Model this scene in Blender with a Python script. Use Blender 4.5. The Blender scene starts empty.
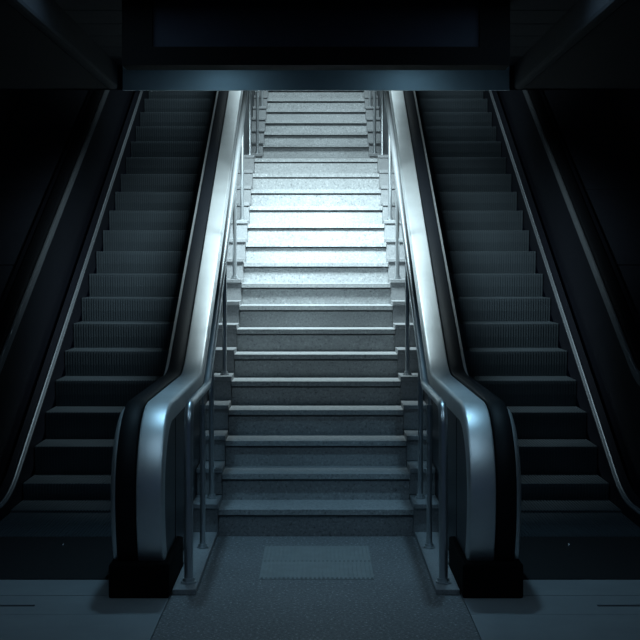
import bpy, bmesh, math
from mathutils import Vector

S = bpy.context.scene
C = S.collection
T = 0.568                 # slope of stairs and escalators (rise / run)
ANG = math.atan(T)

# ------------------------------------------------------------------ materials
def new_mat(name):
    m = bpy.data.materials.new(name); m.use_nodes = True
    nt = m.node_tree
    return m, nt, nt.nodes['Principled BSDF']

def ramp(nt, fac, stops):
    r = nt.nodes.new('ShaderNodeValToRGB')
    el = r.color_ramp.elements
    while len(el) > 1: el.remove(el[-1])
    el[0].position, el[0].color = stops[0][0], (*stops[0][1], 1)
    for p, c in stops[1:]:
        e = el.new(p); e.color = (*c, 1)
    nt.links.new(fac, r.inputs[0])
    return r.outputs[0]

def noise(nt, scale, detail=4, rough=.6, stretch=None):
    tc = nt.nodes.new('ShaderNodeTexCoord')
    n = nt.nodes.new('ShaderNodeTexNoise')
    n.inputs['Scale'].default_value = scale
    n.inputs['Detail'].default_value = detail
    n.inputs['Roughness'].default_value = rough
    src = tc.outputs['Object']
    if stretch:
        mp = nt.nodes.new('ShaderNodeMapping'); mp.inputs['Scale'].default_value = stretch
        nt.links.new(src, mp.inputs[0]); src = mp.outputs[0]
    nt.links.new(src, n.inputs['Vector'])
    return n.outputs['Fac']

def bump(nt, b, h, strength, dist=.002):
    bp = nt.nodes.new('ShaderNodeBump')
    bp.inputs['Strength'].default_value = strength
    bp.inputs['Distance'].default_value = dist
    nt.links.new(h, bp.inputs['Height']); nt.links.new(bp.outputs[0], b.inputs['Normal'])

def granite(name, lo, mid, hi, rough, scale=75):
    m, nt, b = new_mat(name)
    f = noise(nt, scale, 6, .75)
    big = noise(nt, 1.7, 3, .5)
    c1 = ramp(nt, f, [(.30, lo), (.47, mid), (.56, mid), (.70, hi)])
    c2 = ramp(nt, big, [(.3, (.80, .80, .80)), (.7, (1, 1, 1))])
    mx = nt.nodes.new('ShaderNodeMix'); mx.data_type = 'RGBA'; mx.blend_type = 'MULTIPLY'
    mx.inputs[0].default_value = 1
    nt.links.new(c1, mx.inputs[6]); nt.links.new(c2, mx.inputs[7])
    nt.links.new(mx.outputs[2], b.inputs['Base Color'])
    b.inputs['Roughness'].default_value = rough
    bump(nt, b, f, .25, .003)
    return m

def metal(name, col, rough, metallic=1.0, stretch=(1, 60, 60), scale=6, amp=.06, bmp=.05):
    m, nt, b = new_mat(name)
    f = noise(nt, scale, 5, .7, stretch)
    cloud = noise(nt, 3.0, 4, .6)
    c1 = ramp(nt, cloud, [(.3, tuple(c*.86 for c in col)), (.7, col)])
    nt.links.new(c1, b.inputs['Base Color'])
    b.inputs['Metallic'].default_value = metallic
    mr = nt.nodes.new('ShaderNodeMapRange')
    mr.inputs['To Min'].default_value = rough - amp; mr.inputs['To Max'].default_value = rough + amp
    nt.links.new(f, mr.inputs['Value']); nt.links.new(mr.outputs[0], b.inputs['Roughness'])
    if bmp: bump(nt, b, f, bmp, .001)
    return m

def plain(name, col, rough, metallic=0, spec=.5):
    m, nt, b = new_mat(name)
    f = noise(nt, 12, 3, .5)
    c1 = ramp(nt, f, [(.3, tuple(c*.85 for c in col)), (.7, col)])
    nt.links.new(c1, b.inputs['Base Color'])
    b.inputs['Roughness'].default_value = rough
    b.inputs['Metallic'].default_value = metallic
    b.inputs['Specular IOR Level'].default_value = spec
    return m

def emit(name, col, strength):
    m, nt, b = new_mat(name)
    b.inputs['Base Color'].default_value = (*col, 1)
    b.inputs['Emission Color'].default_value = (*col, 1)
    b.inputs['Emission Strength'].default_value = strength
    return m

M = dict(
    step=granite('stair_granite', (.07, .075, .08), (.36, .375, .385), (.74, .75, .76), .5, 62),
    curb=granite('curb_granite', (.12, .13, .14), (.27, .28, .29), (.42, .43, .44), .5),
    floor=granite('terrazzo', (.012, .014, .016), (.17, .18, .19), (.90, .91, .92), .55, 62),
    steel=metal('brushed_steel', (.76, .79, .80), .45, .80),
    tube=metal('polished_tube', (.60, .63, .65), .34, .85, stretch=(40, 40, 2), bmp=.02),
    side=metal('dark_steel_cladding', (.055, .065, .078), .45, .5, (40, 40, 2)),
    plate=metal('landing_plate_steel', (.32, .35, .37), .55, .5, (2, 50, 1), 5),
    comb=metal('comb_plate', (.008, .009, .011), .6, .3, (2, 50, 1)),
    estep=metal('escalator_step_alloy', (.062, .080, .094), .5, .5, (70, 2, 2)),
    skirt=metal('skirt_strip', (.27, .30, .33), .5, .8),
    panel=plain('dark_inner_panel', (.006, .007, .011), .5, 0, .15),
    deck=plain('dark_deck_panel', (.016, .019, .027), .75, 0, .12),
    rubber=plain('black_rubber', (.005, .006, .008), .55, 0, .12),
    base=plain('black_base', (.002, .002, .0025), .9, 0, .1),
    frame=plain('black_frame', (.002, .002, .0025), .85, 0, .1),
    screen=plain('navy_panel', (.013, .016, .026), .75, 0, .15),
    wall=plain('dark_wall', (.007, .008, .012), .85, 0, .1),
    ceil=plain('dark_ceiling', (.018, .02, .026), .85, 0, .1),
    trim=plain('trim_paint', (.02, .024, .03), .9, 0, .1),
    fascia=metal('fascia_steel', (.44, .49, .51), .6, .25, (1, 2, 60), 5),
    tile=plain('tactile_tile', (.26, .28, .28), .6),
    lens=emit('lamp_lens', (.75, .9, 1.0), 1.0),
    screw=metal('screw_steel', (.8, .82, .84), .2),
)

# ------------------------------------------------------------------ helpers
def obj(name, bm, mat, parent=None, smooth=False, bevel=0, seg=2):
    bmesh.ops.remove_doubles(bm, verts=bm.verts, dist=1e-6)
    bmesh.ops.recalc_face_normals(bm, faces=bm.faces)
    me = bpy.data.meshes.new(name); bm.to_mesh(me); bm.free()
    me.materials.append(mat)
    if smooth:
        for p in me.polygons: p.use_smooth = True
        me.set_sharp_from_angle(angle=math.radians(38))
    o = bpy.data.objects.new(name, me); C.objects.link(o)
    if parent: o.parent = parent
    if bevel:
        b = o.modifiers.new('Bevel', 'BEVEL'); b.width = bevel; b.segments = seg
        b.limit_method = 'ANGLE'; b.angle_limit = math.radians(40)
    return o

def thing(name, label, cat, group=None):
    o = bpy.data.objects.new(name, None); C.objects.link(o)
    o.empty_display_size = .1
    o['label'] = label; o['category'] = cat
    if group: o['group'] = group
    return o

def struct(name, bm, mat, **k):
    o = obj(name, bm, mat, **k); o['kind'] = 'structure'; return o

def box(bm, x0, x1, y0, y1, z0, z1):
    x0, x1 = min(x0, x1), max(x0, x1)
    v = [bm.verts.new(p) for p in ((x0,y0,z0),(x1,y0,z0),(x1,y1,z0),(x0,y1,z0),(x0,y0,z1),(x1,y0,z1),(x1,y1,z1),(x0,y1,z1))]
    for f in ((0,3,2,1),(4,5,6,7),(0,1,5,4),(1,2,6,5),(2,3,7,6),(3,0,4,7)):
        bm.faces.new([v[i] for i in f])

def bx(*a):
    bm = bmesh.new(); box(bm, *a); return bm

def prism(poly, x0, x1, bm=None):
    """polygon in (y, z) extruded along x"""
    bm = bm or bmesh.new()
    A = [bm.verts.new((x0, y, z)) for y, z in poly]
    B = [bm.verts.new((x1, y, z)) for y, z in poly]
    n = len(poly)
    fa = bm.faces.new(A); fb = bm.faces.new(B[::-1])
    for i in range(n):
        j = (i+1) % n
        bm.faces.new((A[j], A[i], B[i], B[j]))
    bmesh.ops.triangulate(bm, faces=[fa, fb])
    return bm

def fillet(pts, radii, seg=10):
    """round the inner corners of a polyline of any dimension"""
    pts = [Vector(p) for p in pts]
    out = [pts[0]]
    for i in range(1, len(pts)-1):
        a, p, b = pts[i-1], pts[i], pts[i+1]
        u = (a-p).normalized(); v = (b-p).normalized()
        th = u.angle(v)
        r = radii[i-1]
        if r <= 0 or th > math.pi-.01: out.append(p); continue
        t = r/math.tan(th/2)
        bis = (u+v).normalized(); c = p + bis*(r/math.sin(th/2))
        s = p+u*t - c; e = p+v*t - c
        w = s.angle(e)
        for k in range(seg+1):
            f = k/seg
            out.append(c + s*(math.sin((1-f)*w)/math.sin(w)) + e*(math.sin(f*w)/math.sin(w)))
    out.append(pts[-1])
    return out

def tube(pts, r, seg=14, bm=None):
    bm = bm or bmesh.new()
    pts = [Vector(p) for p in pts]
    rings = []; ref = Vector((1, 0, 0))
    for i, p in enumerate(pts):
        d = (pts[min(i+1, len(pts)-1)] - pts[max(i-1, 0)]).normalized()
        if abs(d.dot(ref)) > .95: ref = Vector((0, 1, 0))
        u = (ref - d*d.dot(ref)).normalized(); v = d.cross(u)
        rings.append([bm.verts.new(p + u*r*math.cos(2*math.pi*k/seg) + v*r*math.sin(2*math.pi*k/seg)) for k in range(seg)])
    for a, b in zip(rings, rings[1:]):
        for k in range(seg):
            bm.faces.new((a[k], a[(k+1)%seg], b[(k+1)%seg], b[k]))
    bm.faces.new(rings[0][::-1]); bm.faces.new(rings[-1])
    return bm

def normals(path):
    out = []
    for i in range(len(path)):
        a = path[max(i-1, 0)]; b = path[min(i+1, len(path)-1)]
        d = (b-a).normalized()
        out.append(Vector((-d.y, d.x)))        # left of travel = outward / up
    return out

def sweep(path, prof, xf):
    """closed profile of (x, offset along path normal) swept along a (y, z) path"""
    bm = bmesh.new(); N = normals(path); rings = []
    for p, n in zip(path, N):
        rings.append([bm.verts.new((xf(x), p.x + n.x*d, p.y + n.y*d)) for x, d in prof])
    k = len(prof)
    for a, b in zip(rings, rings[1:]):
        for i in range(k):
            bm.faces.new((a[i], a[(i+1)%k], b[(i+1)%k], b[i]))
    bm.faces.new(rings[0]); bm.faces.new(rings[-1][::-1])
    return bm

# ------------------------------------------------------------------ staircase
RISE, GO, Y0, HW = .1704, .30, 7.73, .603
NTOP = 26
def nose_y(n): return Y0 + GO*n if n <= 15 else 14.0 + GO*(n-16)
def nose_z(n): return RISE*(n+1)

stairs = thing('staircase', 'speckled granite staircase rising between the two escalators, brightly lit halfway up', 'stairs')
for n in range(NTOP+1):
    y, z = nose_y(n), nose_z(n)
    yb = nose_y(n+1)+.028 if n < NTOP else y+.5
    zb = z-RISE
    poly = [(y, z), (y, z-.034), (y+.050, z-.035), (y+.050, z-.046), (y+.026, z-.047), (y+.026, zb), (yb, zb), (yb, z)]
    obj('step', prism(poly, -HW, HW), M['step'], stairs, bevel=.005)
for s in (-1, 1):
    for n in range(NTOP+1):
        y, z = nose_y(n), nose_z(n)+.035
        yb = nose_y(n+1)+.011 if n < NTOP else y+.5
        zb = max(z-RISE-.035*(n == 0), 0)
        poly = [(y+.012, zb), (y+.012, z-.03), (y-.004, z-.03), (y-.004, z), (yb, z), (yb, z-.6 if n > 3 else zb), (y+.2, z-.6 if n > 3 else zb)]
        obj('curb_block', prism(poly[:-1] if n <= 3 else poly, s*(HW+.001), s*.7695), M['curb'], stairs, bevel=.004)
    bm = bmesh.new()
    poly = [(.612, 6.37), (.733, 6.37), (.733, 6.955), (.7695, 6.955), (.7695, 7.738), (.612, 7.738)]
    lo_v = [bm.verts.new((s*x, y, 0)) for x, y in poly]; hi_v = [bm.verts.new((s*x, y, .030)) for x, y in poly]
    bm.faces.new(lo_v[::-1]); bm.faces.new(hi_v)
    for i in range(6): bm.faces.new((lo_v[i], lo_v[(i+1) % 6], hi_v[(i+1) % 6], hi_v[i]))
    obj('base_plinth', bm, M['curb'], stairs, bevel=.004)

# ------------------------------------------------------------------ tubular stair rails
def curb_z(y):
    if y < Y0: return .030
    n = 0
    while n < NTOP and nose_y(n+1) <= y: n += 1
    return nose_z(n) + .035

def stair_rail(s, label):
    t = thing('stair_handrail', label, 'handrail', None)
    X = s*.662
    t.location = (0, 0, 0)
    zl = .95
    y1, y2 = 7.60, 12.30
    z2 = zl + T*(y2-y1)
    pts = [(X, 6.5, .040), (X, 6.5, zl), (X, y1, zl), (X, y2, z2), (X, 13.85, z2), (X, 17.3, z2+T*(17.3-13.85))]
    path = fillet(pts, [.11, .25, .3, .3], 12)
    rail = obj('rail_tube', tube(path, .0235, 18), M['tube'], t, smooth=True)
    def flange(y, z, r, par):
        bm = tube([(X, y, z), (X, y, z+.010), (X, y, z+.011), (X, y, z+.026)], r, 20)
        for v in bm.verts:
            if v.co.z > z+.0105:
                v.co.x = X + (v.co.x-X)*.78; v.co.y = y + (v.co.y-y)*.78
        obj('flange', bm, M['tube'], par, smooth=True)
    flange(6.5, .031, .040, rail)
    def rail_z(y):
        if y < y1: return zl
        if y < y2: return zl + T*(y-y1)
        if y < 13.85: return z2
        return z2 + T*(y-13.85)
    for y in (7.30, 7.92, 9.05, 10.17, 11.20, 12.50, 14.10, 15.32, 16.45):
        zb = curb_z(y); zt = rail_z(y)
        bm = tube([(X, y, zb+.004), (X, y, zt-.085), (X, y, zt-.080)], .0165, 14)
        p = obj('post', bm, M['tube'], t, smooth=True)
        obj('bracket', tube([(X, y, zt-.082), (X, y, zt-.012)], .007, 8), M['tube'], p, smooth=True)
        flange(y, zb+.001, .032, p)
stair_rail(-1, 'tubular steel handrail on posts along the left side of the granite stairs')
stair_rail(1, 'tubular steel handrail on posts along the right side of the granite stairs')

# ------------------------------------------------------------------ escalators
YEND = 17.0
def deck_path():
    cy, cz, ry, rz = 6.73, .52, .45, .43
    pts = []
    for k in range(33):
        a = math.radians(-38 + 128*k/32)
        pts.append(Vector((cy - ry*math.cos(a), cz + (rz if a > 0 else .60)*math.sin(a))))
    tail = fillet([(cy+.02, .95), (8.50, .95), (YEND, .95 + T*(YEND-8.50))], [.75], 14)
    return pts + [Vector(p[:2]) for p in tail]
PATH = deck_path()

def pitch(y): return .585 + T*(y-9.53)

MIDX = 1.595
SILVER = [(.771, -.10), (.771, -.024), (.7725, -.013), (.776, -.006), (.782, -.001), (.790, 0), (.895, 0), (.903, -.003), (.907, -.010), (.907, -.10)]
RUBBER = [(.914, -.030), (.911, -.010), (.914, .002), (.924, .008), (.960, .011), (.996, .008), (1.007, .002), (1.011, -.010), (1.007, -.030)]
LIP = [(1.011, -.10), (1.011, -.031), (1.014, -.029), (1.018, -.030), (1.029, -.034), (1.037, -.043), (1.041, -.058), (1.042, -.10)]

THIN = [(1.013, -.10), (1.013, -.026), (1.016, -.022), (1.029, -.022), (1.032, -.027), (1.032, -.10)]
def side_poly(ybot):
    N = normals(PATH)
    top = [(p.x - n.x*.08, p.y - n.y*.08) for p, n in zip(PATH, N)]
    return top

def cladding(x0, x1, drop):
    """vertical panel that follows the deck and runs down to the floor / stair line"""
    top = side_poly(0)
    poly = top + [(YEND, pitch(YEND)-1.4), (11.1, .005), (6.62, .005)]
    return prism(poly, x0, x1)

def escalator(s, label):
    e = thing('escalator', label, 'escalator', None)
    xf = lambda x: s*x
    xo = lambda x: s*(2*MIDX+.03-x)          # mirrored cross-section for the outer side
    # balustrade beside the stairs
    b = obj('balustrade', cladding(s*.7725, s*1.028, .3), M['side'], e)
    b['label'] = 'steel balustrade beside the stairs'
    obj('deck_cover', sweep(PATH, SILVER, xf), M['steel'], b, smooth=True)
    obj('handrail', sweep(PATH, RUBBER, xf), M['rubber'], b, smooth=True)
    obj('edge_strip', sweep(PATH, LIP, xf), M['steel'], b, smooth=True)
    bm = bx(s*.738, s*1.044, 6.285, 6.95, .004, .178)
    obj('newel_base', bm, M['base'], b, bevel=.012)
    # panel seams on the stair side
    for y in (6.86, 8.3): obj('seam', bx(s*.7705, s*.774, y, y+.012, .04, .84), M['panel'], b)
    # outer balustrade
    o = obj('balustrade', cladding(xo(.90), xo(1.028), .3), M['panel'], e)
    o['label'] = 'dark balustrade beside the wall'
    obj('handrail', sweep(PATH, RUBBER, xo), M['rubber'], o, smooth=True)
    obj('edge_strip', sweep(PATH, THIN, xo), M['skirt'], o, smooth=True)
    DK = [(.905, -.012), (.868, -.012), (.868, -.06), (.905, -.06)]
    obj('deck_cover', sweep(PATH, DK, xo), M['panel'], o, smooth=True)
    obj('newel_base', bx(xo(.89), xo(1.036), 6.285, 6.95, .004, .178), M['base'], o, bevel=.012)
    # skirts
    sk = [Vector(p[:2]) for p in fillet([(7.2, .085), (8.50, .085), (YEND, .085 + T*(YEND-8.50))], [1.0], 12)]
    for f in ((lambda x: s*x), (lambda x: s*(2*MIDX-x))):
        prof = [(1.045, .05), (1.048, .055), (1.075, .01), (1.083, .012), (1.092, .010), (1.100, .0), (1.112, .0), (1.119, -.006), (1.122, -.22), (1.045, -.22)]
        skirt = obj('skirt_panel', sweep(sk, prof, f), M['panel'], e, smooth=True)
        prof2 = [(1.090, .001), (1.090, .016), (1.095, .019), (1.100, .016), (1.100, .008), (1.110, .010), (1.117, .008), (1.119, .001)]
        obj('skirt_strip', sweep(sk, prof2, f), M['skirt'], skirt, smooth=True)
        obj('strip_cap', bx(f(1.088), f(1.121), 7.17, 7.20, .02, .105), M['skirt'], skirt, bevel=.004)
    # moving steps, cleated treads and risers
    x0, x1 = 1.126, 2*MIDX-1.126
    ncl = 44
    G, R = .366, .366*T
    def zstep(n):
        z = .563 + R*n
        if n <= -3: return .012 if n < -3 else .030
        return z
    for n in range(-5, 21):
        y, z = 9.53 + G*n, zstep(n)
        zn = zstep(n-1) if n > -5 else .0
        bm = bmesh.new()
        w = (x1-x0)/ncl
        yb = y + G + .03
        h = max(z - zn + .02, .01)
        core = [(y+.006, z-.006), (y+.006, z-.03), (y+.012+.05*0, z-h*.5), (y+.03, z-h), (yb, z-h), (yb, z-.006)]
        if h < .04: core = [(y+.006, z-.006), (y+.006, z-h), (yb, z-h), (yb, z-.006)]
        prism(core, s*x0, s*x1, bm)
        for k in range(ncl):
            a, c = x0 + w*(k+.22), x0 + w*(k+.78)
            if h < .04:
                cl = [(y, z), (y, z-.006), (yb-.02, z-.006), (yb-.02, z)]
            else:
                cl = [(y+.002, z), (y, z-.004), (y, z-.028), (y+.006, z-h*.5), (y+.022, z-h+.012), (y+.034, z-h+.012), (y+.03, z-.006), (yb-.02, z-.006), (yb-.02, z)]
            prism(cl, s*a, s*c, bm)
        obj('step', bm, M['estep'], e)
    # comb plate and landing plate with slot
    bm = bx(s*1.126, s*(2*MIDX-1.126), 6.665, 7.693, -.02, .010)
    cp = obj('comb_plate', bm, M['comb'], e)
    bm = bmesh.new(); bmesh.ops.create_uvsphere(bm, u_segments=16, v_segments=8, radius=.014)
    for v in bm.verts: v.co = Vector((s*1.51+v.co.x, 7.46+v.co.y, .010+max(v.co.z, -.004)))
    obj('screw', bm, M['screw'], cp, smooth=True)
    bm = bmesh.new()
    box(bm, s*.742, s*2.55, 6.345, 6.66, -.02, .006)
    box(bm, s*.742, s*2.55, 6.172, 6.340, -.02, .0055)
    box(bm, s*.742, s*1.385, 6.140, 6.1719, -.02, .0055)
    box(bm, s*2.10, s*2.55, 6.140, 6.1719, -.02, .0055)
    box(bm, s*.742, s*2.55, 6.005, 6.1399, -.02, .0055)
    box(bm, s*.742, s*2.55, 4.9, 6.000, -.02, .006)
    lp = obj('landing_plate', bm, M['plate'], e)
    obj('plate_slot', bx(s*1.386, s*2.099, 6.1405, 6.1715, -.02, -.012), M['base'], lp)
    # inclined cover panels between outer handrail and wall
    xa, xb = (2*MIDX+.03-.866), 3.04
    N = normals(PATH)
    ys = [6.9, 8.73, 9.89, 11.07, 12.24, 13.4, 14.6, 15.8, 16.98]
    for a, c in zip(ys, ys[1:]):
        def zz(y):
            return .95 if y < 8.5 else .95 + T*(y-8.5)
        mids = [8.5] if a < 8.5 < c else []
        yy = [a+.008] + mids + [c-.008]
        poly = [(y, zz(y)-.055) for y in yy] + [(y, zz(y)-.105) for y in yy[::-1]]
        obj('cover_panel', prism(poly, s*xa, s*xb), M['deck'], e, bevel=.004)
    return e
escalator(-1, 'escalator with dark grooved steps climbing on the left of the granite stairs')
escalator(1, 'escalator with dark grooved steps climbing on the right of the granite stairs')

# ------------------------------------------------------------------ floor tile
t = thing('tactile_floor_tile', 'pale ribbed rectangular tile set in the floor before the bottom step', 'floor tile')
obj('plate', bx(-.305, .312, 6.69, 7.47, -.004, .003), M['tile'], t)
bm = bmesh.new()
for k in range(26):
    x = -.297 + k*.0237
    for (ya, yb) in ((6.70, 7.065), (7.085, 7.46)):
        box(bm, x, x+.0125, ya, yb, .002, .0075)
r = obj('rib', bm, M['tile'], t, bevel=.0015, seg=1)
r['kind'] = 'stuff'

# ------------------------------------------------------------------ hanging sign
t = thing('hanging_sign', 'unlit black framed sign box with a blank navy panel hanging above the stairs', 'sign')
bm = bmesh.new()
sx, zb, zt, w = .932, 2.643, 2.955, .088
box(bm, -sx, sx, 6.0, 6.16, zb, zb+w); box(bm, -sx, sx, 6.0, 6.16, zt+.13-w, zt+.13)
box(bm, -sx, -sx+.146, 6.0, 6.16, zb+w, zt+.13-w); box(bm, sx-.146, sx, 6.0, 6.16, zb+w, zt+.13-w)
obj('frame', bm, M['frame'], t)
obj('panel', bx(-sx+.146, sx-.146, 6.03, 6.13, zb+w, zt+.13-w), M['screen'], t)

# ------------------------------------------------------------------ downlights by the beam
def downlight(s, label, x, y, watts, spread, tilt=0):
    t = thing('downlight', label, 'ceiling light', None)
    x, z = s*x, 2.945
    t.location = (x, y, z)
    bm = bmesh.new()
    n = 28
    prof = [(.085, .15), (.085, .006), (.118, .006), (.118, -.001), (.110, -.005), (.078, -.004), (.070, .02), (.070, .15)]
    rings = [[bm.verts.new((r*math.cos(2*math.pi*k/n), r*math.sin(2*math.pi*k/n), h)) for k in range(n)] for r, h in prof]
    for a, b in zip(rings, rings[1:]+rings[:1]):
        for k in range(n): bm.faces.new((a[k], a[(k+1)%n], b[(k+1)%n], b[k]))
    obj('trim_ring', bm, M['tube'], t, smooth=True)
    bm = tube([(0, 0, .03), (0, 0, .05)], .069, 24)
    obj('lens', bm, M['lens'], t, smooth=True)
    l = bpy.data.lights.new('downlight_lamp', 'AREA'); l.shape = 'DISK'; l.size = .13
    l.energy = watts; l.color = (.38, .73, 1.0); l.spread = math.radians(spread)
    lo = bpy.data.objects.new('downlight_lamp', l); C.objects.link(lo)
    lo.location = (x, y, z-.007); lo.rotation_euler = (math.radians(tilt), 0, 0)
downlight(-1, 'round ceiling downlight on the left, close against the steel beam', .60, 7.62, .5, 170, 32)
downlight(1, 'round ceiling downlight on the right, close against the steel beam', .60, 7.62, .5, 170, 32)
downlight(-1, 'round ceiling downlight on the left, behind the sign and above the left newel', .84, 7.30, 3.5, 78)
downlight(1, 'round ceiling downlight on the right, behind the sign and above the right newel', .84, 7.30, 3.5, 78)

# ------------------------------------------------------------------ setting
bm = bmesh.new()
box(bm, -.74, .74, 0, 7.76, -.05, 0)
box(bm, -4.2, -.7401, 0, 4.895, -.05, 0); box(bm, .7401, 4.2, 0, 4.895, -.05, 0)
box(bm, -4.2, -2.56, 4.896, 8.2, -.05, 0); box(bm, 2.56, 4.2, 4.896, 8.2, -.05, 0)
struct('floor', bm, M['floor'])
struct('floor_pit', bx(-2.56, 2.56, 4.9, 17.2, -.12, -.052), M['base'])
bm = bx(-3.3, 3.3, nose_y(NTOP)+.49, 20, nose_z(NTOP)-.2, nose_z(NTOP)+.0)
struct('floor_upper', bm, M['step'])
# beam (fascia) over the foot of the stairs
bm = bmesh.new()
prism([(8.0, 2.803), (8.25, 2.86), (8.25, 3.4), (8.0, 3.4)], -3.3, 3.3, bm)
struct('trim_1', bm, M['ceil'])
bm = bmesh.new()
prism([(7.985, 2.798), (7.999, 2.798), (7.999, 2.955), (7.972, 2.955), (7.972, 2.942), (7.985, 2.936)], -1.235, 1.235, bm)
prism([(7.978, 2.798), (7.9849, 2.798), (7.9849, 2.808), (7.978, 2.808)], -1.235, 1.235, bm)
struct('trim_2', bm, M['fascia'])
# ceiling of the lower hall: slatted centre, lower soffits at the sides with an edge trim
bm = bmesh.new()
y = 1.0
while y < 7.97:
    box(bm, -1.26, 1.26, y, min(y+.335, 7.972), 2.955, 3.0)
    y += .35
struct('ceiling', bm, M['ceil'])
struct('ceiling_backing', bx(-1.3, 1.3, 1.0, 7.99, 3.01, 3.05), M['base'])
for s, nm, tn in ((-1, 'left', 3), (1, 'right', 4)):
    struct('ceiling_soffit_'+nm, bx(s*1.33, s*4.2, 1.0, 7.99, 2.81, 3.05), M['wall'])
    struct('trim_%d' % tn, bx(s*1.262, s*1.325, 1.0, 7.97, 2.80, 3.0), M['trim'], bevel=.02)
# inclined shaft
for s, nm in ((-1, 'left'), (1, 'right')):
    struct('wall_'+nm, bx(s*3.05, s*3.3, 8.0, 20, -.1, 9.5), M['wall'])
    struct('wall_hall_'+nm, bx(s*4.2, s*4.4, 0, 8.0, -.05, 3.05), M['wall'])
    struct('wall_return_'+nm, bx(s*3.05, s*4.2, 8.0, 8.2, -.05, 3.05), M['wall'])
prism_bm = prism([(8.25, 3.45), (17.5, 8.7), (20, 8.7), (20, 8.9), (17.4, 8.9), (8.25, 3.7)], -3.05, 3.05)
struct('ceiling_inclined', prism_bm, M['ceil'])
struct('wall_back', bx(-3.05, 3.05, 20, 20.2, 4, 8.9), M['wall'])

# stair lamps under the inclined ceiling (hidden from this view by the beam)
def stair_lamp(label, y, z, watts, sx, sy):
    t = thing('ceiling_lamp', label, 'ceiling light')
    t.location = (0, y, z); t.rotation_euler = (ANG, 0, 0)
    obj('housing', bx(-sx/2-.04, sx/2+.04, -sy/2-.04, sy/2+.04, .012, .09), M['trim'], t, bevel=.01)
    obj('diffuser', bx(-sx/2, sx/2, -sy/2, sy/2, .004, .012), M['lens'], t)
    l = bpy.data.lights.new('stair_lamp', 'AREA'); l.shape = 'RECTANGLE'; l.size = sx; l.size_y = sy
    l.energy = watts; l.color = (.74, .94, 1.0)
    lo = bpy.data.objects.new('stair_lamp', l); C.objects.link(lo); lo.location = (0, y, z); lo.rotation_euler = (ANG, 0, 0); l.spread = math.radians(106)
stair_lamp('long white lamp under the sloping ceiling above the lower flight of stairs', 9.58, 3.72, 116, 1.1, .5)
stair_lamp('long white lamp under the sloping ceiling above the stair landing', 12.9, 5.85, 58, 1.1, .5)

# long lamps in the lower hall ceiling, above and in front of the newels (out of frame)
def hall_lamp(side, label):
    t = thing('ceiling_lamp', label, 'ceiling light')
    x = side*.94
    t.location = (x, 4.9, 2.95)
    obj('housing', bx(-.26, .26, -.9, .9, -.005, .004), M['trim'], t)
    obj('diffuser', bx(-.23, .23, -.86, .86, -.012, -.006), M['lens'], t)
    l = bpy.data.lights.new('hall_lamp', 'AREA'); l.shape = 'RECTANGLE'; l.size = .46; l.size_y = 1.7
    l.energy = 4.6; l.color = (.36, .71, 1.0)
    lo = bpy.data.objects.new('hall_lamp', l); C.objects.link(lo); lo.location = (x, 4.9, 2.93)
hall_lamp(-1, 'long dim lamp in the lower hall ceiling in front of the left newel')
hall_lamp(1, 'long dim lamp in the lower hall ceiling in front of the right newel')

# faint blue light of the hall behind the viewer
w = bpy.data.worlds.new('World'); S.world = w; w.use_nodes = True
bg = w.node_tree.nodes['Background']
bg.inputs[0].default_value = (.08, .19, .62, 1); bg.inputs[1].default_value = .045

# ------------------------------------------------------------------ camera
F = 1250.0
cd = bpy.data.cameras.new('Camera'); cam = bpy.data.objects.new('Camera', cd); C.objects.link(cam)
cam.location = (0, 0, 1.683); cam.rotation_euler = (math.radians(90), 0, 0)
cd.sensor_width = 36; cd.lens = 36*F/640
cd.shift_x = (320-316)/640; cd.shift_y = -(320-265)/640
cd.clip_start = .05; cd.clip_end = 200
S.camera = cam

S.view_settings.view_transform = 'Standard'
S.view_settings.look = 'None'
S.view_settings.exposure = 0
S.view_settings.gamma = 1
S.view_settings.use_curve_mapping = False
S.cycles.use_denoising = True
S.cycles.max_bounces = 6
